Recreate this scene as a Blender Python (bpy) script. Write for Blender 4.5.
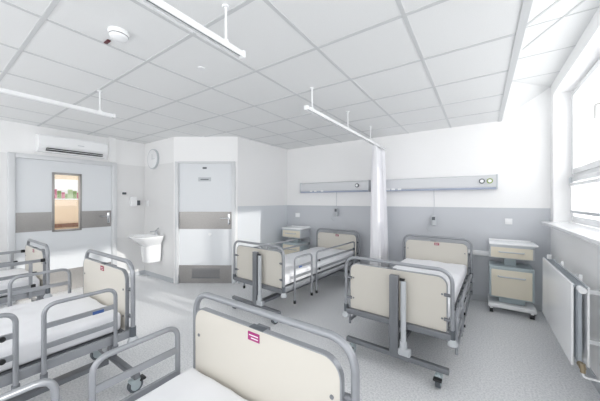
import bpy, bmesh, math, random
from mathutils import Vector, Matrix, noise
random.seed(4)
PI = math.pi
SC = bpy.context.scene
for o in list(bpy.data.objects): bpy.data.objects.remove(o)

# ------------------------------------------------------------ camera, light
TH = math.atan(181/265)
cam = bpy.data.cameras.new('camera'); cam.sensor_width = 36; cam.lens = 36*265/600
cam.clip_start = .02; cam.clip_end = 60
co = bpy.data.objects.new('camera', cam); SC.collection.objects.link(co)
co.location = (0, 0, 1.43); co.rotation_euler = (PI/2, 0, TH); SC.camera = co

w = bpy.data.worlds.new('sky'); SC.world = w; w.use_nodes = True
bg = w.node_tree.nodes['Background']; bg.inputs[0].default_value = (.985, .99, 1, 1); bg.inputs[1].default_value = 1.6
def area(name, loc, rot, sx, sy, power, col=(1, 1, 1)):
    l = bpy.data.lights.new(name, 'AREA'); l.shape = 'RECTANGLE'; l.size = sx; l.size_y = sy; l.energy = power; l.color = col
    o = bpy.data.objects.new(name, l); SC.collection.objects.link(o); o.location = loc; o.rotation_euler = rot
    return o
area('window_daylight', (1.25, 2.7, 2.0), (0, PI/2, 0), 1.9, 3.6, 24, (1, 1, 1))
area('window_daylight', (1.25, -.6, 2.0), (0, PI/2, 0), 1.9, 2.2, 18, (1, 1, 1))  # daylight lamp for the added second window, out of view
sun = bpy.data.lights.new('sun', 'SUN'); sun.energy = 1.5; sun.angle = .02; sun.color = (1, .97, .92)
so = bpy.data.objects.new('sun', sun); SC.collection.objects.link(so)
so.rotation_euler = Vector((-.93, -.08, -.30)).to_track_quat('-Z', 'Y').to_euler(); so.location = (6, 3, 4)
SC.cycles.max_bounces = 14; SC.cycles.diffuse_bounces = 9
vs = SC.view_settings; vs.view_transform = 'Standard'; vs.look = 'None'; vs.gamma = 1; vs.exposure = .42; vs.use_curve_mapping = False

# ------------------------------------------------------------ materials
def lin(c):
    return tuple(((x/255)/12.92 if x/255 <= .04045 else ((x/255+.055)/1.055)**2.4) for x in c) + (1,)
def mat(name, rgb, rough=.5, metal=0, noise_s=0, noise_a=0, bump=0, bump_s=60, spec=.5, trans=0, emit=0):
    m = bpy.data.materials.new(name); m.use_nodes = True; nt = m.node_tree
    b = nt.nodes['Principled BSDF']; b.inputs['Base Color'].default_value = lin(rgb)
    b.inputs['Roughness'].default_value = rough; b.inputs['Metallic'].default_value = metal
    b.inputs['Specular IOR Level'].default_value = spec
    tc = nt.nodes.new('ShaderNodeTexCoord')
    if noise_a:
        n = nt.nodes.new('ShaderNodeTexNoise'); n.inputs['Scale'].default_value = noise_s
        nt.links.new(tc.outputs['Object'], n.inputs['Vector'])
        r = nt.nodes.new('ShaderNodeValToRGB'); c = lin(rgb)
        r.color_ramp.elements[0].position = .35; r.color_ramp.elements[1].position = .65
        r.color_ramp.elements[0].color = tuple(x*(1-noise_a) for x in c[:3])+(1,)
        r.color_ramp.elements[1].color = tuple(min(1, x*(1+noise_a)) for x in c[:3])+(1,)
        nt.links.new(n.outputs['Fac'], r.inputs[0]); nt.links.new(r.outputs[0], b.inputs['Base Color'])
    if bump:
        n = nt.nodes.new('ShaderNodeTexNoise'); n.inputs['Scale'].default_value = bump_s
        nt.links.new(tc.outputs['Object'], n.inputs['Vector'])
        bp = nt.nodes.new('ShaderNodeBump'); bp.inputs['Strength'].default_value = bump; bp.inputs['Distance'].default_value = .01
        nt.links.new(n.outputs['Fac'], bp.inputs['Height']); nt.links.new(bp.outputs[0], b.inputs['Normal'])
    return m
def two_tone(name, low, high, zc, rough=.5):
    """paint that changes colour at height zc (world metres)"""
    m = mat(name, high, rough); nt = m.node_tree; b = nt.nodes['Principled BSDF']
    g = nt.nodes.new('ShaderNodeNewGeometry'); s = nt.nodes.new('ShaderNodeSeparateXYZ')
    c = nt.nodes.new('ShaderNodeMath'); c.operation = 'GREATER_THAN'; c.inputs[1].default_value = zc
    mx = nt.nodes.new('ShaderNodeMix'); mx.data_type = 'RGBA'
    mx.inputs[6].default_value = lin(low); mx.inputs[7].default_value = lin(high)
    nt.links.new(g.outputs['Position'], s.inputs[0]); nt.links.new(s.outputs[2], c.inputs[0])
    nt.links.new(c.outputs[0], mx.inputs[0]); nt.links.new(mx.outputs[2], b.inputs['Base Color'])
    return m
M = {}
M['white'] = mat('white_paint', (248, 248, 248), .55)
M['dado'] = two_tone('dado_paint', (203, 206, 211), (247, 247, 247), 1.33, .4)
M['dado_lit'] = two_tone('dado_paint_lit', (222, 226, 230), (247, 247, 247), 1.33, .4)  # same dado paint, lower tone lightened to carry the strong window light
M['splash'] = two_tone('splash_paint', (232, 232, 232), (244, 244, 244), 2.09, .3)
M['tile'] = mat('ceiling_tile', (235, 236, 236), .8, noise_s=200, noise_a=.02)
M['tee'] = mat('ceiling_bar', (208, 210, 211), .5)
M['gloss'] = mat('gloss_white', (247, 248, 249), .22)
M['door'] = mat('door_laminate', (226, 229, 232), .28)
M['frame'] = mat('door_frame_metal', (218, 220, 222), .35, .1)
M['steel'] = mat('brushed_steel', (158, 156, 154), .34, .85, noise_s=60, noise_a=.04)
M['chrome'] = mat('chrome', (215, 217, 220), .15, 1)
M['tube'] = mat('silver_tube', (160, 163, 168), .32, .4)
M['dtube'] = mat('dark_silver', (128, 131, 136), .35, .4)
M['cream'] = mat('cream_laminate', (213, 209, 200), .4)
M['cream2'] = mat('cream_drawer', (228, 221, 203), .4)
M['sheet'] = mat('white_sheet', (236, 237, 240), .85, bump=.25, bump_s=9)
M['black'] = mat('black_plastic', (30, 31, 34), .4)
M['dgrey'] = mat('dark_grey_plastic', (92, 98, 104), .45)
M['lgrey'] = mat('light_grey_plastic', (196, 200, 204), .4)
M['magenta'] = mat('magenta_label', (165, 42, 118), .4)
M['red'] = mat('dark_red_label', (150, 30, 60), .4)
M['blue'] = mat('blue_label', (60, 90, 150), .4)
M['porc'] = mat('porcelain', (243, 244, 245), .12)
M['alu'] = mat('anodised_panel', (214, 216, 219), .38, .15)
M['strip'] = mat('panel_strip', (168, 176, 196), .4)
M['green'] = mat('valve_green', (140, 160, 90), .4)
M['rad'] = mat('radiator_enamel', (246, 247, 248), .25)
M['radin'] = mat('radiator_fins', (175, 182, 188), .4)
M['brass'] = mat('valve_brass', (165, 150, 125), .35, .6)
M['handle'] = mat('pale_handle', (214, 214, 212), .35)
M['wood'] = mat('beige_wood', (214, 190, 160), .5, noise_s=8, noise_a=.05)
M['dwood'] = mat('brown_wood', (120, 85, 65), .5)
M['sage'] = mat('poster_sage', (170, 190, 150), .6)
M['pgreen'] = mat('poster_green', (120, 150, 90), .6)
M['ppink'] = mat('poster_pink', (190, 110, 135), .6)
M['pred'] = mat('poster_red', (150, 50, 60), .6)
M['marble'] = mat('poster_beige', (222, 205, 178), .6, noise_s=9, noise_a=.1)
M['slate'] = mat('grey_green_plastic', (178, 190, 194), .35)

# speckled vinyl floor
def floor_mat():
    m = mat('speckled_vinyl', (196, 199, 202), .33, spec=.4); nt = m.node_tree; b = nt.nodes['Principled BSDF']
    tc = nt.nodes.new('ShaderNodeTexCoord')
    n = nt.nodes.new('ShaderNodeTexNoise'); n.inputs['Scale'].default_value = 75; n.inputs['Detail'].default_value = 3
    nt.links.new(tc.outputs['Object'], n.inputs['Vector'])
    r = nt.nodes.new('ShaderNodeValToRGB'); e = r.color_ramp.elements
    e[0].position = .36; e[0].color = lin((218, 220, 222)); e[1].position = .62; e[1].color = lin((243, 244, 245))
    x = e.new(.5); x.color = lin((232, 233, 235))
    nt.links.new(n.outputs['Fac'], r.inputs[0]); nt.links.new(r.outputs[0], b.inputs['Base Color'])
    return m
M['floor'] = floor_mat()
# window glass: mostly transparent with a clear reflection
def glass():
    m = bpy.data.materials.new('window_glass'); m.use_nodes = True; nt = m.node_tree; nt.nodes.clear()
    out = nt.nodes.new('ShaderNodeOutputMaterial'); t = nt.nodes.new('ShaderNodeBsdfTransparent')
    g = nt.nodes.new('ShaderNodeBsdfGlossy'); g.inputs['Roughness'].default_value = .02
    mx = nt.nodes.new('ShaderNodeMixShader'); mx.inputs[0].default_value = .04
    nt.links.new(t.outputs[0], mx.inputs[1]); nt.links.new(g.outputs[0], mx.inputs[2])
    nt.links.new(mx.outputs[0], out.inputs[0]); return m
M['glass'] = glass()
# thin fabric that lets light through
def fabric(name, rgb, k):
    m = bpy.data.materials.new(name); m.use_nodes = True; nt = m.node_tree
    b = nt.nodes['Principled BSDF']; b.inputs['Base Color'].default_value = lin(rgb); b.inputs['Roughness'].default_value = .8
    t = nt.nodes.new('ShaderNodeBsdfTranslucent'); t.inputs[0].default_value = lin(rgb)
    mx = nt.nodes.new('ShaderNodeMixShader'); mx.inputs[0].default_value = k
    out = nt.nodes['Material Output']
    nt.links.new(b.outputs[0], mx.inputs[1]); nt.links.new(t.outputs[0], mx.inputs[2]); nt.links.new(mx.outputs[0], out.inputs[0])
    return m
M['curtain'] = fabric('curtain_fabric', (252, 252, 255), .12)
M['blind'] = fabric('blind_fabric', (250, 250, 250), .6)

# ------------------------------------------------------------ geometry
class MB:
    def __init__(s): s.bm = bmesh.new()
    def box(s, x0, x1, y0, y1, z0, z1, bev=0, mtx=None):
        b = bmesh.new(); bmesh.ops.create_cube(b, size=1)
        for v in b.verts:
            v.co = Vector(((x0+x1)/2+v.co.x*(x1-x0), (y0+y1)/2+v.co.y*(y1-y0), (z0+z1)/2+v.co.z*(z1-z0)))
        if bev: bmesh.ops.bevel(b, geom=b.edges[:]+b.verts[:], offset=bev, segments=3, affect='EDGES', profile=.5)
        if mtx: bmesh.ops.transform(b, matrix=mtx, verts=b.verts)
        s._add(b); return s
    def _add(s, b):
        me = bpy.data.meshes.new('t'); b.to_mesh(me); b.free(); s.bm.from_mesh(me); bpy.data.meshes.remove(me)
    def tube(s, pts, r, seg=10, sq=None):
        """swept tube; sq=(a,b) gives a rectangular profile (a across, b along the up side)"""
        pts = [Vector(p) for p in pts]; b = bmesh.new(); rings = []
        t0 = (pts[1]-pts[0]).normalized()
        up = Vector((0, 0, 1)) if abs(t0.z) < .9 else Vector((1, 0, 0))
        n = (up-t0*up.dot(t0)).normalized()
        for i, p in enumerate(pts):
            if i == 0: t = t0
            elif i == len(pts)-1: t = (pts[-1]-pts[-2]).normalized()
            else: t = ((pts[i]-pts[i-1]).normalized()+(pts[i+1]-pts[i]).normalized()).normalized()
            n = (n-t*n.dot(t)).normalized(); bi = t.cross(n)
            if sq: ring = [b.verts.new(p+bi*a*sq[0]/2+n*c*sq[1]/2) for a, c in ((-1, -1), (1, -1), (1, 1), (-1, 1))]
            else: ring = [b.verts.new(p+(n*math.cos(2*PI*k/seg)+bi*math.sin(2*PI*k/seg))*r) for k in range(seg)]
            rings.append(ring)
        m = len(rings[0])
        for i in range(len(rings)-1):
            for k in range(m): b.faces.new((rings[i][k], rings[i][(k+1) % m], rings[i+1][(k+1) % m], rings[i+1][k]))
        b.faces.new(rings[0][::-1]); b.faces.new(rings[-1])
        bmesh.ops.recalc_face_normals(b, faces=b.faces[:]); s._add(b); return s
    def cyl(s, p, q, r, seg=16): return s.tube([p, q], r, seg)
    def loft(s, rings, cap=True):
        b = bmesh.new(); R = [[b.verts.new(v) for v in r] for r in rings]; m = len(R[0])
        for i in range(len(R)-1):
            for k in range(m): b.faces.new((R[i][k], R[i][(k+1) % m], R[i+1][(k+1) % m], R[i+1][k]))
        if cap: b.faces.new(R[0][::-1]); b.faces.new(R[-1])
        bmesh.ops.recalc_face_normals(b, faces=b.faces[:]); s._add(b); return s
    def prism(s, poly, vec):
        """polygon of points extruded by vec"""
        b = bmesh.new(); v = [b.verts.new(p) for p in poly]; f = b.faces.new(v)
        r = bmesh.ops.extrude_face_region(b, geom=[f])
        bmesh.ops.translate(b, vec=Vector(vec), verts=[g for g in r['geom'] if isinstance(g, bmesh.types.BMVert)])
        bmesh.ops.recalc_face_normals(b, faces=b.faces[:]); s._add(b); return s
    def build(s, name, m, parent=None, smooth=True, mtx=None):
        if mtx: bmesh.ops.transform(s.bm, matrix=mtx, verts=s.bm.verts)
        me = bpy.data.meshes.new(name); s.bm.to_mesh(me); s.bm.free()
        me.materials.append(m)
        if smooth:
            me.polygons.foreach_set('use_smooth', [True]*len(me.polygons)); me.set_sharp_from_angle(angle=math.radians(35))
        o = bpy.data.objects.new(name, me); SC.collection.objects.link(o)
        if parent: o.parent = parent
        return o
def tag(o, label=None, cat=None, group=None, kind=None):
    if label: o['label'] = label
    if cat: o['category'] = cat
    if group: o['group'] = group
    if kind: o['kind'] = kind
    return o
def empty(name, loc, rz=0, label=None, cat=None, group=None):
    o = bpy.data.objects.new(name, None); SC.collection.objects.link(o); o.location = loc; o.rotation_euler = (0, 0, rz)
    o.empty_display_size = .1
    return tag(o, label, cat, group)
def struct(name, mb, m, parent=None, smooth=False):
    o = mb.build(name, m, parent, smooth)
    if not parent: o['kind'] = 'structure'
    return o
def rounded(pts, r, n=7):
    """polyline with its inner corners rounded"""
    P = [Vector(p) for p in pts]; out = [P[0]]
    for i in range(1, len(P)-1):
        a = (P[i-1]-P[i]).normalized(); c = (P[i+1]-P[i]).normalized()
        s0 = P[i]+a*r; s1 = P[i]+c*r
        for k in range(n+1):
            t = k/n; out.append(s0*(1-t)**2+P[i]*2*t*(1-t)*.86+P[i]*0+s1*t*t+(s0+s1)*.5*2*t*(1-t)*.14)
    out.append(P[-1]); return out
def fillet_rect(x0, x1, z0, z1, rt, rb=.01, n=7, y=0):
    pts = []
    for cx, cz, r, a0 in ((x1-rt, z1-rt, rt, 0), (x0+rt, z1-rt, rt, 90), (x0+rb, z0+rb, rb, 180), (x1-rb, z0+rb, rb, 270)):
        for k in range(n+1):
            a = math.radians(a0+90*k/n); pts.append(Vector((cx+r*math.cos(a), y, cz+r*math.sin(a))))
    return pts

# ------------------------------------------------------------ the room
H = 2.53; XL = -5.40; YB = 4.58; XR = .73; HU = 2.88; YN = -1.7
T = .12
struct('floor', MB().box(XL-.2, XR+.3, YN, YB+.2, -.1, 0), M['floor'])
cl = struct('ceiling', MB().box(XL-.1, .20, YN, YB+.1, H, H+.06), M['tile'])
g = MB()
for k in range(-1, 9):
    x = -.377-.6*k
    if x < .1 and x > XL: g.box(x-.012, x+.012, YN, YB-.001, H-.003, H+.002)
for k in range(-4, 8):
    y = .447+.6*k
    if YN < y < YB: g.box(XL, .2, y-.012, y+.012, H-.0035, H+.002)
gr = g.build('grid_bar', M['tee'], cl, False)
# raised ceiling by the window
struct('trim_1', MB().box(.19, .235, YN, YB, H-.008, HU), M['tee'])
uc = struct('ceiling_raised', MB().box(.20, XR+.1, YN, YB+.1, HU, HU+.06), M['gloss'] if 0 else M['tile'])
g = MB()
for y in (.5, 1.1, 1.7, 2.3, 2.9, 3.5, 4.1):
    g.box(.235, XR, y-.006, y+.006, HU-.003, HU+.001)
g.tube([(.27, 2.92, HU), (.62, 2.42, HU)], 0, sq=(.02, .01)); g.tube([(.33, 3.3, HU), (.66, 2.66, HU)], 0, sq=(.014, .01))
g.build('grid_bar', M['tee'], uc, False)
struct('trim_2', MB().prism([Vector((.235, YB, 2.545)), Vector((.74, YB, HU)), Vector((.235, YB, HU))], (0, 0, .001)) if 0 else
       MB().loft([[Vector((.235, YB, 2.545)), Vector((.735, YB, HU-.004)), Vector((.235, YB-.55, HU-.004))],
                  [Vector((.235, YB, 2.56)), Vector((.715, YB, HU)), Vector((.235, YB-.53, HU))]]), M['tile'])

# back wall and left-hand walls
struct('wall_back', MB().box(-3.46, XR+.3, YB, YB+T, 0, HU), M['dado'])
struct('wall_recess', MB().box(-3.46-T, -3.46, 3.17, YB+T, 0, H), M['dado_lit'])
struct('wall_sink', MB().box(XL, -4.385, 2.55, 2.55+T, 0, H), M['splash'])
# wall with the big door: opening Y .81..1.99 z 0..2.04
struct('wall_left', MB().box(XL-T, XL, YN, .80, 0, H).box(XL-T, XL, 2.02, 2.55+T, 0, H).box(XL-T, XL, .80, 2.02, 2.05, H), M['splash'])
# diagonal door wall
dv = Vector((-3.46+4.385, 3.16-2.55, 0)); DL = dv.length; da = math.atan2(dv.y, dv.x)
DM = Matrix.Translation((-4.385, 2.55, 0)) @ Matrix.Rotation(da, 4, 'Z')      # local: x along the wall, -y into the room
dw = MB().box(0, .06, 0, T, 0, H).box(DL-.06, DL, 0, T, 0, H).box(.06, DL-.06, 0, T, 2.09, H)
struct('wall_door', dw, M['white']).matrix_world = DM

# window wall with two openings, the second out of view and added for light
ZS, ZT = 1.14, 2.73
W1 = (1.25, 4.42); W2 = (-1.55, .55)
XO = XR+.30
ww = MB().box(XR, XO, YN, YB, 0, ZS).box(XR, XO, YN, YB, ZT, HU)
for a, b in ((W1[1], YB), (W2[1], W1[0]), (YN, W2[0])): ww.box(XR, XO, a, b, ZS, ZT)
o = struct('wall_right', ww, M['white'])
struct('window_sill' if 0 else 'trim_3', MB().box(.625, .90, W1[0]-.05, 4.47, ZS-.005, ZS+.03, .008), M['gloss'], smooth=True)
struct('trim_4', MB().box(.60, .90, W2[0]-.05, W2[1]+.05, ZS-.005, ZS+.03, .008), M['gloss'], smooth=True)

def window(n, y0, y1, sashes):
    root = empty('window_%d' % n, (.93, (y0+y1)/2, ZS+.03)); root['kind'] = 'structure'
    inv = Matrix.Translation(-Vector(root.location))
    X0, X1 = .90, .97; z0 = ZS+.03; zt = ZT
    f = MB()
    def fr(a, b, c, d, t, x0, x1):
        f.box(x0, x1, a, a+t, c, d, .004).box(x0, x1, b-t, b, c, d, .004).box(x0, x1, a+t-.004, b-t+.004, c, c+t, .004).box(x0, x1, a+t-.004, b-t+.004, d-t, d, .004)
    fr(y0, y1, z0, zt, .035, X0, X1)
    ys = [y0+.03+(y1-y0-.06)*k/sashes for k in range(sashes+1)]
    zm = 1.69
    f.box(X0, X1, y0+.03, y1-.03, zm, zm+.06, .004)
    for y in ys[1:-1]: f.box(X0, X1, y-.03, y+.03, z0+.02, zt-.02, .004)
    f.build('frame', M['gloss'], root, mtx=inv)
    for k in range(sashes):
        a, b = ys[k], ys[k+1]
        f = MB(); fr(a+.012, b-.012, zm+.05, zt-.025, .06, X0-.02, X1-.01); f.build('upper_sash', M['gloss'], root, mtx=inv)
        f = MB(); fr(a+.012, b-.012, z0+.025, zm+.01, .055, X0-.02, X1-.01); f.build('lower_sash', M['gloss'], root, mtx=inv)
        MB().box(.925, .935, a+.06, b-.06, zm+.10, zt-.08).build('pane', M['glass'], root, False, inv)
        MB().box(.925, .935, a+.06, b-.06, z0+.075, zm-.04).build('pane', M['glass'], root, False, inv)
        h = MB().box(.862, .882, a+.022, a+.052, 2.20, 2.32, .006).tube(rounded([(.875, a+.037, 2.28), (.83, a+.037, 2.28), (.83, a+.037, 2.15)], .02), .010)
        h.build('window_handle', M['handle'], root, mtx=inv)
        MB().box(.855, .882, b-.04, b-.02, 1.60, 1.70, .006).build('hinge', M['lgrey'], root, mtx=inv)
window(1, W1[0], W1[1], 3)
window(2, W2[0], W2[1], 2)  # out-of-view window added to let more daylight in
# blind over the lower pane of the far sash
bl = empty('window_blind', (.885, 3.9, 1.24), 0, 'white translucent blind on the low window pane beside the back wall', 'blind')
bi = Matrix.Translation(-Vector(bl.location))
MB().box(.868, .873, 3.45, 4.345, 1.31, 1.60).build('blind_fabric', M['blind'], bl, False, bi)
MB().box(.864, .878, 3.44, 4.35, 1.285, 1.315, .004).build('bottom_bar', M['lgrey'], bl, True, bi)
MB().box(.855, .88, 3.43, 4.36, 1.595, 1.63, .005).build('head_rail', M['gloss'], bl, True, bi)

# skirting
bb = M['lgrey']
struct('baseboard_back', MB().box(-3.46, XR, YB-.008, YB, 0, .08), bb)
struct('baseboard_recess', MB().box(-3.46, -3.452, 3.17, YB, 0, .08), bb)
struct('baseboard_sink', MB().box(XL, -4.39, 2.542, 2.55, 0, .08), bb)
struct('baseboard_left', MB().box(XL, XL+.008, 2.07, 2.55, 0, .08).box(XL, XL+.008, YN, .73, 0, .08), bb)
struct('baseboard_right', MB().box(XR-.008, XR, YN, YB, 0, .08), bb)

# ------------------------------------------------------------ big door on the left wall
D1 = empty('door_1', (XL, 1.41, 0)); D1['kind'] = 'structure'; I = Matrix.Translation(-Vector(D1.location))
f = MB()
f.box(XL-T, XL+.045, .74, .815, 0, 2.10, .012).box(XL-T, XL+.045, 1.99, 2.065, 0, 2.10, .012).box(XL-T, XL+.045, .813, 1.992, 2.035, 2.10, .004)
f.build('door_frame', M['frame'], D1, mtx=I)
lx0, lx1 = XL-.045, XL-.005
vy0, vy1, vz0, vz1 = 1.215, 1.555, .96, 1.85
l = MB().box(lx0, lx1, .815, vy0, .005, 2.035).box(lx0, lx1, vy1, 1.99, .005, 2.035).box(lx0, lx1, vy0, vy1, .005, vz0).box(lx0, lx1, vy0, vy1, vz1, 2.035)
l.build('door_leaf', M['door'], D1, False, I)
MB().box(lx1-.002, lx1+.003, .82, vy0-.015, .975, 1.255).box(lx1-.002, lx1+.003, vy1+.015, 1.985, .975, 1.255).build('steel_band', M['steel'], D1, False, I)
MB().box(lx1-.002, lx1+.003, .82, 1.985, .008, .345).build('kick_plate', M['steel'], D1, False, I)
vf = MB()
for a, b, c, d in ((vy0-.012, vy0+.018, vz0-.012, vz1+.012), (vy1-.018, vy1+.012, vz0-.012, vz1+.012), (vy0, vy1, vz0-.012, vz0+.018), (vy0, vy1, vz1-.018, vz1+.012)):
    vf.box(lx0-.01, lx1+.012, a, b, c, d, .003)
vfo = vf.build('vision_frame', M['steel'], D1, True, I)
MB().box(XL-.03, XL-.024, vy0, vy1, vz0, vz1).build('pane', M['glass'], D1, False, I)
h = MB().box(lx1, lx1+.012, 1.925, 1.965, 1.04, 1.22, .004).tube(rounded([(lx1, 1.945, 1.16), (lx1+.06, 1.945, 1.16), (lx1+.06, 1.80, 1.16)], .02), .010)
h.build('door_handle', M['chrome'], D1, mtx=I)
# corridor seen through the vision panel
struct('wall_corridor', MB().box(-7.3, -7.2, .2, 4.4, 0, 2.6), mat('corridor_paint', (226, 205, 178), .5))
struct('floor_corridor', MB().box(-7.3, XL-.2, .2, 4.4, -.1, 0), M['floor'])
pb = empty('notice_board', (-7.2, 2.0, 1.5), 0, 'colourful picture board on corridor wall seen through the door pane', 'picture')
pi_ = Matrix.Translation(-Vector(pb.location))
MB().box(-7.19, -7.18, 1.2, 2.9, 1.45, 2.15).build('backing', mat('board_white', (238, 240, 242), .6), pb, False, pi_)
MB().box(-7.182, -7.17, 1.2, 2.9, 1.87, 2.15).build('beige_strip', M['marble'], pb, False, pi_)
yy = 1.3
for k in range(24):
    c = ('pgreen', 'pred', 'ppink', 'wood', 'pgreen', 'ppink', 'sage')[(k*5+k//3) % 7]; wd = .045+.012*((k*3) % 4)
    MB().box(-7.181, -7.174, yy, yy+wd-.004, 1.47, 1.57+.03*((k*7) % 4)).build('colour_block', M[c], pb, False, pi_); yy += wd
struct('ceiling_corridor_shade', MB().box(-7.3, XL-T, 1.0, 4.4, 2.6, 2.66), M['tile'])  # unseen cover added to keep the corridor from being too bright
tag(MB().box(-7.2, -7.13, 1.0, 3.0, .87, .95, .01).box(-7.2, -7.15, 1.0, 3.0, .75, .80, .01).build('wall_guard', M['dwood'], None), 'brown wooden guard rail low on the corridor wall beyond door', 'rail')

# ------------------------------------------------------------ diagonal door (local frame: x along, y negative towards the room)
D2 = empty('door_2', (0, 0, 0)); D2['kind'] = 'structure'; D2.matrix_world = DM
f = MB().box(.035, .095, -.04, T, 0, 2.10, .01).box(DL-.095, DL-.035, -.04, T, 0, 2.10, .01).box(.093, DL-.093, -.04, T, 2.07, 2.10, .004)
f.build('door_frame', M['frame'], D2)
a, b = .095, DL-.095
MB().box(a, b, .0, .04, .005, 2.072).build('door_leaf', M['door'], D2, False)
MB().box(a+.002, b-.002, -.004, .002, .94, 1.235).build('steel_band', M['steel'], D2, False)
MB().box(a+.002, b-.002, -.004, .002, .008, .315).build('kick_plate', M['steel'], D2, False)
g = MB()
for k in range(7): g.box(.32, .80, -.014, -.003, .105+.02*k, .113+.02*k, .002)
g.box(.31, .81, -.008, -.003, .09, .10).box(.31, .81, -.008, -.003, .245, .255)
g.build('vent_grille', M['dgrey'] if 0 else M['dtube'], D2)
h = MB().box(b-.07, b-.03, -.014, -.003, 1.02, 1.20, .004).tube(rounded([(b-.05, 0, 1.13), (b-.05, -.055, 1.13), (b-.19, -.055, 1.13)], .02), .010)
h.build('door_handle', M['chrome'], D2)
pl = MB().box(.43, .65, -.008, .001, 1.76, 1.83, .003).build('name_plate', M['lgrey'], D2)
MB().box(.47, .61, -.0095, -.007, 1.785, 1.80).build('plate_lettering', M['dgrey'], pl, False)
MB().box(.505, .575, -.01, .001, 1.975, 2.005, .003).build('number_tag', M['dgrey'], D2)
MB().cyl((.63, -.012, .85), (.63, .0, .85), .025).build('door_button', M['gloss'], D2)

# ------------------------------------------------------------ air conditioner
ac = empty('air_conditioner', (XL, 1.44, 2.15), 0, 'white wall mounted air conditioner above the wide door', 'air conditioner')
prof = [(0, 0), (.12, -.005), (.185, .035), (.205, .09), (.205, .215), (.19, .238), (0, .245)]
b_ = MB().prism([Vector((x, -.42, z)) for x, z in prof], (0, .84, 0))
b_.build('body', M['gloss'], ac, False)
MB().box(.12, .213, -.34, .35, .008, .048, .003).build('air_slot', M['black'], ac)
MB().tube([(.213, -.34, .026), (.213, .35, .026)], 0, sq=(.012, .006)).build('louvre', M['gloss'], ac)
MB().box(.2045, .2075, .02, .10, .13, .14).build('maker_mark', M['lgrey'], ac, False)
tag(MB().box(XL, XL+.07, 1.93, 2.03, 2.11, H).build('cable_duct', M['white']), 'white pipe duct beside air conditioner running up to ceiling', 'duct')

# ------------------------------------------------------------ sink, clock, small things by the sink
sk = empty('wash_basin', (-4.86, 2.55, .80), 0, 'white porcelain wash basin on wall beside the diagonal door', 'sink')
def basin_ring(wd, dp, z, back=0, n=24, off=0):
    r = []
    for k in range(n):
        a = 2*PI*k/n; x = math.cos(a); y = math.sin(a)
        px = math.copysign(abs(x)**.6, x)*wd/2; py = -dp/2+math.copysign(abs(y)**.6, y)*dp/2
        r.append(Vector((px, py-off, z)))
    return r
MB().loft([basin_ring(.26, .26, -.19, 0), basin_ring(.40, .36, -.10), basin_ring(.54, .44, -.03), basin_ring(.56, .46, 0), basin_ring(.55, .45, .012),
           basin_ring(.46, .32, .010, off=.09), basin_ring(.38, .26, -.06, off=.10), basin_ring(.12, .1, -.11, off=.16)]).build('bowl', M['porc'], sk)
MB().loft([basin_ring(.24, .22, -.46), basin_ring(.27, .26, -.45), basin_ring(.30, .28, -.30), basin_ring(.33, .29, -.08)]).build('half_pedestal', M['porc'], sk)
MB().cyl((0, -.05, .01), (0, -.05, .09), .022).tube([(0, -.05, .07), (0, -.16, .075)], .012).tube([(0, -.05, .09), (0, -.01, .13)], .008).build('tap', M['chrome'], sk)
ck = empty('wall_clock', (-5.04, 2.55, 2.20), 0, 'round white wall clock above the wash basin', 'clock')
MB().cyl((0, -.035, 0), (0, 0, 0), .185, 40).build('case', M['lgrey'], ck)
MB().cyl((0, -.038, 0), (0, -.03, 0), .168, 40).build('dial', M['gloss'], ck)
MB().box(-.005, .005, -.042, -.039, -.01, .09).box(-.01, .11, -.044, -.041, -.004, .004).build('hands', M['lgrey'], ck)
def wallbit(name, label, cat, mb, m, grp=None): return tag(mb.build(name, m), label, cat, grp)
wallbit('soap_dispenser', 'white soap dispenser on the left wall beside the basin', 'dispenser', MB().box(XL, XL+.09, 2.28, 2.38, 1.32, 1.50, .015), M['gloss'])
wallbit('sensor_tag', 'small dark wall switch highest beside the basin', 'switch', MB().box(XL, XL+.03, 2.16, 2.22, 1.54, 1.58, .006), M['dgrey'])
wallbit('towel_dispenser', 'small grey dispenser on left wall next to the corner', 'dispenser', MB().box(XL, XL+.05, 2.40, 2.45, 1.34, 1.43, .008), M['dgrey'])
wallbit('light_switch', 'white light switch on the wall above the basin tap', 'switch', MB().box(-5.33, -5.24, 2.535, 2.55, 1.32, 1.43, .005), M['gloss'])

# ------------------------------------------------------------ bedhead service panels on the back wall
def panel(x0, x1, label, bits, sockets):
    t = empty('bedhead_panel', ((x0+x1)/2, YB, 1.59), 0, label, 'wall panel', None); I = Matrix.Translation(-Vector(t.location))
    MB().prism([Vector((x0, YB, 1.60)), Vector((x0, YB-.075, 1.60)), Vector((x0, YB-.085, 1.63)), Vector((x0, YB-.085, 1.765)), Vector((x0, YB-.06, 1.785)), Vector((x0, YB, 1.785))], (x1-x0, 0, 0)).build('body', M['alu'], t, False, I)
    MB().box(x0-.01, x1+.01, YB-.088, YB, 1.585, 1.612, .004).build('bottom_strip', M['strip'], t, True, I)
    for x in (x0, x1): MB().box(x-.01, x+.01, YB-.092, YB, 1.585, 1.79, .006).build('end_cap', M['lgrey'], t, True, I)
    for x, c in bits:
        k = MB().cyl((x, YB-.085, 1.70), (x, YB-.105, 1.70), .036, 20).build('gas_outlet', M[c], t, True, I)
        MB().cyl((x, YB-.10, 1.70), (x, YB-.112, 1.70), .022, 20).build('outlet_face', M['gloss'], k, True, I)
    for x in sockets:
        MB().box(x-.028, x+.028, YB-.094, YB-.084, 1.60, 1.63, .003).build('socket', M['gloss'], t, True, I)
panel(-3.06, -1.62, 'long grey service panel on back wall left of the curtain', [(-1.83, 'dgrey')], [-2.80, -2.70, -2.55])
panel(-1.46, .18, 'long pale service panel on back wall right of the curtain', [(.01, 'dgrey'), (.10, 'green')], [-1.28, -1.20, -1.10])
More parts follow.
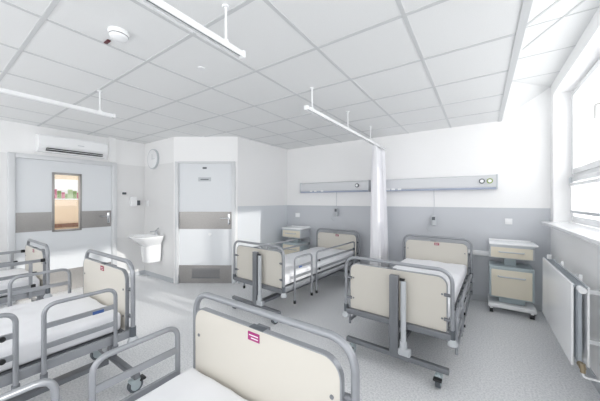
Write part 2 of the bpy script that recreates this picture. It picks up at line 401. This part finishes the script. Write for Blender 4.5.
def handset(x, label, hd=0):
    t = empty('call_handset', (x, YB-.06, 1.2-hd), 0, label, 'handset', None)
    MB().box(-.035, .035, -.02, .02, -.07, .09, .012).build('body', M['lgrey'], t)
    MB().box(-.022, .022, -.024, -.018, .02, .07, .003).build('screen', M['dgrey'], t)
    MB().tube([(0, 0, .09), (.005, .01, .25), (0, .02, .39+hd)], .004).build('cord', M['lgrey'], t)
    MB().tube(rounded([(-.03, 0, .0), (-.09, 0, -.05), (-.10, 0, -.14), (-.03, 0, -.16)], .03), .005).build('cord_loop', M['lgrey'], t)
handset(-2.26, 'small grey call handset hanging above the bed beside the left bedside cabinet')
handset(-.60, 'small grey call handset hanging above the bed right of the curtain', .09)
wallbit('wall_socket', 'white socket on the back wall above the right bedside cabinet', 'socket', MB().box(.27, .35, YB-.012, YB, 1.105, 1.185, .004), M['gloss'])
wallbit('wall_socket', 'white socket on the grey wall above the far left bedside cabinet', 'socket', MB().box(-3.24, -3.13, YB-.012, YB, 1.08, 1.17, .004), M['gloss'])
wallbit('wall_guard', 'pale guard rail on the back wall beside the right bedside cabinet', 'rail', MB().box(-.95, .55, YB-.04, YB, .65, .72, .01), M['gloss'])

# ------------------------------------------------------------ bedside cabinets
def cabinet(x, y, label):
    t = empty('bedside_cabinet', (x, y, 0), 0, label, 'cabinet', 'bedside cabinets on castors'); hw = .22; d0, d1 = -.19, .16
    MB().box(-hw, hw, d0, d1, .84, .875, .004).build('top_board', M['lgrey'], t)
    tr = MB().box(-hw-.005, hw+.035, d0-.01, d1, .87, .892, .008).box(-hw, hw, d1-.03, d1, .885, .905, .004).build('tray_top', M['gloss'], t)
    MB().box(-hw, hw, d0+.015, d1, .70, .845, .004).build('drawer_box', M['lgrey'], t)
    d = MB().box(-hw+.015, hw-.015, d0, d0+.018, .71, .84, .006).build('drawer', M['cream2'], t)
    MB().tube(rounded([(-.12, d0, .785), (-.12, d0-.03, .785), (.12, d0-.03, .785), (.12, d0, .785)], .015), .008).build('handle', M['lgrey'], d)
    MB().box(-.06, .06, -.04, .06, .59, .71, .004).build('post', M['slate'], t)
    MB().box(-hw, hw, d0+.01, d1, .56, .595, .006).build('shelf', M['slate'], t)
    MB().box(-hw, hw, d0+.015, d1, .20, .565, .004).build('body', M['slate'], t)
    d = MB().box(-hw+.02, hw-.02, d0, d0+.018, .215, .555, .006).build('door', M['cream2'], t)
    MB().tube(rounded([(-.13, d0, .475), (-.13, d0-.03, .475), (.13, d0-.03, .475), (.13, d0, .475)], .015), .009).build('handle', M['lgrey'], d)
    MB().box(-.12, .14, -.12, .1, .13, .205, .004).build('pedestal', M['slate'], t)
    MB().box(-hw-.015, hw+.02, d0-.02, d1, .075, .125, .012).build('base', M['gloss'], t)
    for sx in (-hw+.02, hw-.02):
        for sy in (d0+.02, d1-.04):
            c = MB().cyl((sx, sy, .07), (sx, sy, .10), .012).box(sx-.016, sx+.016, sy-.02, sy+.02, .04, .08, .006).build('castor', M['gloss'], t)
            MB().cyl((sx-.02, sy, .031), (sx+.02, sy, .031), .031).build('wheel', M['black'], c)
cabinet(.31, 4.38, 'cream and grey bedside cabinet by the back wall beside radiator')
cabinet(-3.08, 4.38, 'cream bedside cabinet in the far corner beside the far left bed')

# ------------------------------------------------------------ radiator
rd = empty('radiator', (XR, 3.08, 0), 0, 'white panel radiator mounted under the window sill', 'radiator'); I = Matrix.Translation(-Vector(rd.location))
y0, y1, z0, z1 = 2.60, 3.64, .28, .85
MB().box(.52, .534, y0, y1, z0, z1, .005).build('front_panel', M['rad'], rd, True, I)
MB().box(.60, .612, y0, y1, z0+.01, z1-.01, .004).build('rear_panel', M['rad'], rd, True, I)
MB().box(.555, .575, y0+.01, y0+.02, z0+.02, z1-.03, .002).build('end_rib', M['radin'], rd, True, I)
MB().box(.555, .575, y1-.02, y1-.01, z0+.02, z1-.03, .002).build('end_rib', M['radin'], rd, True, I)
g = MB().box(.53, .54, y0, y1, z1-.02, z1-.006).box(.592, .602, y0, y1, z1-.02, z1-.006)
for k in range(42): g.box(.535, .60, y0+.012+k*.0245, y0+.017+k*.0245, z1-.018, z1-.008)
g.build('top_grille', M['radin'], rd, False, I)
g = MB()
for k in range(40): g.box(.55, .58, y0+.03+k*.025, y0+.024+k*.025, z0+.03, z1-.04)
g.build('fins', M['radin'], rd, False, I)
for y in (y0+.25, y1-.25): MB().tube([(XR, y, z0+.1), (.63, y, z0+.1), (.62, y, z0+.1)], 0, sq=(.03, .03)).box(.612, .63, y-.015, y+.015, z0+.05, z1+.02, .003).tube([(XR, y, z1-.1), (.62, y, z1-.1)], 0, sq=(.03, .03)).build('bracket', M['rad'], rd, True, I)
MB().cyl((.567, y1-.03, z1-.005), (.567, y1-.03, z1+.035), .018).build('vent_knob', M['gloss'], rd, True, I)
MB().cyl((.567, y0-.045, z1-.03), (.567, y0+.01, z1-.03), .022).build('plug', M['gloss'], rd, True, I)
MB().cyl((.567, y0-.05, z0+.02), (.567, y0+.01, z0+.02), .018).cyl((.567, y0-.05, z0-.01), (.567, y0-.05, z0+.05), .014).build('valve', M['brass'], rd, True, I)
MB().tube(rounded([(.567, y0-.05, z0), (.567, y0-.05, z0-.04), (XR+.02, y0-.05, z0-.04)], .02), .007).build('pipe', M['gloss'], rd, True, I)
MB().tube(rounded([(.66, 2.05, 0.02), (.66, 2.05, .9), (XR+.01, 2.05, .9)], .05), .009).tube([(.66, 2.05, .02), (.66, 2.0, .02)], .009)
tag(MB().tube(rounded([(.69, 2.40, 0), (.69, 2.40, .86), (XR+.01, 2.40, .86)], .04), .009).tube(rounded([(.69, 2.30, 0), (.69, 2.30, .86), (XR+.01, 2.30, .86)], .04), .009).build('heating_pipes', M['lgrey']),
    'pair of thin grey heating pipes on the wall beside the radiator', 'pipe')

# ------------------------------------------------------------ curtain rails and curtain
def rail(x, y0, y1, hang, label):
    zr = 2.30
    t = empty('curtain_rail', (x, (y0+y1)/2, H), 0, label, 'curtain rail', None); I = Matrix.Translation(-Vector(t.location))
    MB().box(x-.02, x+.02, y0, y1, zr, zr+.022, .003).box(x-.02, x-.012, y0, y1, zr-.012, zr+.003).box(x+.012, x+.02, y0, y1, zr-.012, zr+.003).build('track', M['gloss'], t, True, I)
    MB().box(x-.005, x+.005, y0, y1, zr-.004, zr+.001).build('slot', M['dgrey'], t, False, I)
    for y in (y0, y1): MB().box(x-.024, x+.024, y-.012, y+.012, zr-.014, zr+.027, .005).build('end_cap', M['gloss'], t, True, I)
    for y in hang:
        MB().cyl((x, y, zr+.015), (x, y, H-.003), .007).cyl((x, y, H-.012), (x, y, H-.002), .022).cyl((x, y, zr+.02), (x, y, zr+.035), .016).build('hanger', M['gloss'], t, True, I)
rail(-1.36, 2.10, YB-.015, (2.20, 3.04, 3.86), 'white ceiling rail carrying the drawn back curtain to the wall')
rail(-1.19, -1.5, 1.12, (1.0, -.6), 'white ceiling rail with no curtain overhead near the smoke detector')
rail(-3.15, -1.5, 1.18, (1.06, -.5), 'white ceiling rail with no curtain in front of the air conditioner')
cu = empty('privacy_curtain', (-1.335, 4.2, 2.255), 0, 'white pleated privacy curtain gathered against the back wall', 'curtain')
b = bmesh.new(); n = 170; zs = [0, -.03, -.15, -.5, -1.0, -1.5, -1.97]; R = []
for j, z in enumerate(zs):
    row = []
    for i in range(n+1):
        t = i/n; sp = 1 + .25*min(1, -z)
        amp = (.022+.028*min(1, -z*1.3))*(1+.3*math.sin(t*17))
        y = (t-.5)*.56+.03*math.sin(t*9*2*PI*2+1)*.3
        x = amp*math.sin(t*8*2*PI+.4*math.sin(z*1.5))+.012*math.sin(t*41+z*2)
        row.append(b.verts.new((x*sp, y, z)))
    R.append(row)
for j in range(len(zs)-1):
    for i in range(n): b.faces.new((R[j][i], R[j][i+1], R[j+1][i+1], R[j+1][i]))
mb = MB(); mb.bm.free(); mb.bm = b
o = mb.build('pleated_cloth', M['curtain'], cu); s = o.modifiers.new('thick', 'SOLIDIFY'); s.thickness = .003
for k in range(8): MB().tube([(0, -.25+.07*k, 0), (0, -.25+.07*k, .03)], .004).build('glider', M['gloss'], cu)

# ------------------------------------------------------------ ceiling fittings
sd = empty('smoke_detector', (-1.95, .76, H), 0, 'round white smoke detector on the ceiling', 'smoke detector')
MB().loft([[Vector((r*math.cos(a*PI/12), r*math.sin(a*PI/12), z)) for a in range(24)] for r, z in ((.058, 0), (.060, -.014), (.056, -.02), (.050, -.042), (.034, -.052))]).build('housing', M['gloss'], sd)
MB().loft([[Vector((r*math.cos(a*PI/12), r*math.sin(a*PI/12), z)) for a in range(24)] for r, z in ((.0545, -.024), (.054, -.030))]).build('vent_slots', M['black'], sd)
tag(MB().box(-.032, .032, -.011, .011, -.008, 0, .003).build('ceiling_tag', mat('maroon_tag', (95, 40, 50), .4)), 'small dark red tag on ceiling near smoke detector', 'tag').location = (-2.13, .76, H-.001)
tag(MB().cyl((0, 0, -.006), (0, 0, 0), .032, 24).build('sprinkler_cover', M['gloss']), 'small flat white cap in a ceiling tile', 'cap').location = (-1.92, 1.36, H)

# ------------------------------------------------------------ hospital beds.  local: foot end at y=-1, head at y=+1
def u_frame(y, zb, zt, hw=.447, r=.015):
    return MB().tube(rounded([(-hw, y, zb), (-hw, y, zt), (hw, y, zt), (hw, y, zb)], .10, 9), r, 14)
def bed(x, y, rz, lift, label, rails, long_leg=False):
    ro = .07 if long_leg else (-.02 if lift == .062 else 0)
    t = empty('hospital_bed', (x, y, 0), rz, label, 'bed', 'silver framed hospital beds')
    L = lift; zt0 = .885
    for name, yy, out in (('foot', -1, -1), ('head', 1, 1)):
        f = u_frame(yy, .35+L, zt0+L).build(name+'_tube_frame', M['tube'], t)
        for sx in (-1, 1):
            MB().cyl((sx*.447, yy, .36+L), (sx*.447, yy, .43+L), .020).build('sleeve', M['dgrey'], f)
            MB().loft([[Vector((sx*.447+r*math.cos(a*PI/9), yy+r*math.sin(a*PI/9), z+L)) for a in range(18)] for r, z in ((.030, .312), (.036, .318), (.036, .332), (.022, .362))]).build('corner_bumper', M['lgrey'], t)
        yi = yy-out*.022
        MB().prism(fillet_rect(-.405, .405, .40+L, .824+L, .07, y=yi-.011), (0, .022, 0)).build(name+'_board', M['cream'], t)
        e = fillet_rect(-.409, .409, .40+L, .826+L, .072, y=yi)
        k = [p for p in e]; loop = k[24:32]+k[0:24]
        MB().tube(loop, 0, sq=(.024, .006)).build(name+'_board_edging', M['tube'], t)
        MB().box(-.44, .44, yy-.018, yy+.018, .348+L, .398+L, .004).build(name+'_crossbar', M['dtube'], t)
        for sx in (-1, 1):
            for z in (.50, .69): MB().cyl((sx*.39, yi+out*.014, z+L), (sx*.447, yy, z+L), .013).cyl((sx*.375, yi-.0135, z+L), (sx*.375, yi+.0135, z+L), .008).build('board_clip', M['dtube'], t)
        MB().box(-.06, .02, yi-.016, yi+.016, .826+L, .831+L, .002).build('release_catch', M['dgrey'], t)
        # label on the inner and outer face of the board
        s = -out
        yb = yi+s*.0115
        lx = -.005 if out < 0 else .025
        lb = MB().box(lx-.033, lx+.033, min(yb, yb+s*.002), max(yb, yb+s*.002), .772+L, .808+L).build('name_label', M['magenta'] if L == .062 else M['red'], t, False)
        for q, (a, b2) in enumerate(((lx-.026, lx+.026), (lx-.026, lx+.014))):
            MB().box(a, b2, min(yb+s*.0019, yb+s*.0028), max(yb+s*.0019, yb+s*.0028), .793-.012*q+L, .797-.012*q+L).build('lettering', M['gloss'], lb, False)
        # lifting column and actuator outside the board
        yo = yy+out*.045; cx = -out*.022
        MB().box(cx-.036, cx+.036, yo-.022, yo+.022, .13, .795+L, .004).build('lifting_column', M['dtube'], t)
        ax = cx-out*.075
        a_ = MB().cyl((ax, yo, .26), (ax, yo, .755+L), .022).cyl((ax, yo, .16), (ax, yo, .27), .030).build('actuator', M['lgrey'], t)
        MB().cyl((ax-.03, yo, .765+L), (ax+.01, yo, .765+L), .012).build('pivot', M['black'], a_)
        MB().box(ax-.04, ax+.06, yo-.03, yo+.03, .15, .21, .015).build('actuator_foot', M['lgrey'], a_)
        MB().box(-.415, .43, yo-.02, yo+.02, .115, .155, .004).build('base_bar', M['dtube'], t)
        for sx in (-1, 1):
            wx = sx*.36; wy = yo
            c = MB().cyl((wx, wy, .085), (wx, wy, .125), .018).box(wx-.024, wx+.024, wy-.038, wy+.034, .075, .10, .008)
            c.box(wx-.026, wx-.020, wy-.03, wy+.03, .045, .09, .002).box(wx+.020, wx+.026, wy-.03, wy+.03, .045, .09, .002)
            c = c.build('castor', M['slate'], t)
            MB().cyl((wx-.017, wy-.008, .05), (wx+.017, wy-.008, .05), .05, 24).build('tyre', M['dgrey'], c)
            MB().cyl((wx-.019, wy-.008, .05), (wx+.019, wy-.008, .05), .034, 24).build('wheel_disc', M['slate'], c)
            MB().box(wx-.03, wx+.03, wy-.075, wy-.035, .07, .088, .005).build('brake_pedal', M['black'], c)
    MB().tube([(0, -1.0, .135), (0, 1.0, .135)], 0, sq=(.07, .035)).build('base_beam', M['dtube'], t)
    for sx in (-1, 1):
        MB().box(sx*.43-.012, sx*.43+.012, -.985, .985, .355+L, .41+L, .004).build('side_beam', M['tube'], t)
    d = MB().box(-.40, .40, -.95, .95, .39+L, .405+L)
    for k in range(8): d.box(-.42, .42, -.9+k*.25, -.86+k*.25, .37+L, .395+L)
    d.build('deck', M['dtube'], t)
    # mattress with soft edges and creases
    b = bmesh.new(); bmesh.ops.create_cube(b, size=1)
    for v in b.verts: v.co = Vector((v.co.x*.80, v.co.y*1.90, .475+L+v.co.z*.13))
    bmesh.ops.bevel(b, geom=b.edges[:]+b.verts[:], offset=.03, segments=4, affect='EDGES', profile=.5)
    bmesh.ops.subdivide_edges(b, edges=[e for e in b.edges if e.calc_length() > .2], cuts=34, use_grid_fill=True)
    for v in b.verts:
        if v.co.z > .5+L:
            p = v.co+Vector((x*3, 0, 0))
            v.co.z += .010*noise.noise(Vector((p.x*5+p.y*2.0, p.y*2.2-p.x*2, 0)))+.006*(1-abs(noise.noise(Vector((p.x*3+p.y*5, p.y*3-p.x*4, 4))))*3)
    mb = MB(); mb.bm.free(); mb.bm = b; mb.build('mattress', M['sheet'], t)
    # side rails
    for sx, state in ((-1, rails[0]), (1, rails[1])):
        dz = 0 if state else -.27; xr = sx*.462
        zt = .738+L+dz; zb = (.21 if long_leg else .34)+L+dz
        if not state: zb = zt-.27
        if state == 2:
            for z, ye in ((zt, -.965), (zt-.13, -.90), (zt-.26, -.89)):
                r_ = MB().tube([(xr, ye, z), (xr, .80, z)], 0, sq=(.018, .032)).build('side_rail', M['tube'], t)
                MB().box(xr-.015, xr+.015, ye-.008, ye+.03, z-.018, z+.018, .005).build('rail_joint', M['black'], r_)
            for y_ in (-.86, -.3, .3, .78): MB().box(xr-.008, xr+.008, y_-.014, y_+.014, .35+L, zt, .003).build('rail_post', M['tube'], t)
            continue
        for ya, yb in ((-.885+ro, -.53+ro), (-.42+ro, .78)):
            r_ = MB().tube(rounded([(xr, ya, zb), (xr, ya, zt), (xr, yb, zt), (xr, yb, zb)], .055, 7), .012, 12)
            for z in (zt-.12, zt-.235): r_.tube([(xr, ya, z), (xr, yb, z)], 0, sq=(.014, .028))
            r_ = r_.build('side_rail', M['tube'], t)
            if ya > -.5:
                for z in (zt-.12, zt-.235): MB().cyl((xr-sx*.012, ya+.05, z), (xr+sx*.022, ya+.05, z), .013).build('rail_knob', M['black'], r_)
                for z in (zt-.12, zt-.235): MB().box(xr-.011, xr+.011, yb-.05, yb+.005, z-.02, z+.02, .003).build('rail_joint', M['dgrey'], r_)
            for y_ in ((ya, yb) if state else ()): MB().cyl((xr, y_, zb-.025), (xr, y_, zb+.012), .017).build('rail_foot', M['black'] if long_leg else M['dtube'], r_)
            if ya < -.5 and state: MB().box(xr+sx*.008, xr+sx*.010, ya+.07, ya+.13, zt-.135, zt-.115).build('rail_sticker', M['blue'], r_, False)
    # small crank linkage under the deck
    MB().tube([(.03, -.2, .13), (.03, -.55, .37+L)], 0, sq=(.04, .03)).build('lift_arm', M['dtube'], t)
    MB().tube([(-.03, .2, .13), (-.03, .55, .37+L)], 0, sq=(.04, .03)).build('lift_arm', M['dtube'], t)
    return t
bed(-2.27, 3.45, -.06, 0, 'hospital bed with raised side rails in the far corner left of the curtain', (1, 1), True)
bed(-.592, 3.345, -.035, .006, 'hospital bed by the back wall right of the curtain, rails lowered', (0, 0))
bed(-.80, -.15, PI, .062, 'nearest hospital bed with magenta label on its cream board', (0, 1))
bed(-2.50, -.11, PI, .10, 'hospital bed with rails up between nearest bed and wide door', (1, 1))
bed(-4.41, -.15, PI, .04, 'leftmost hospital bed directly in front of the wide left door', (2, 2))
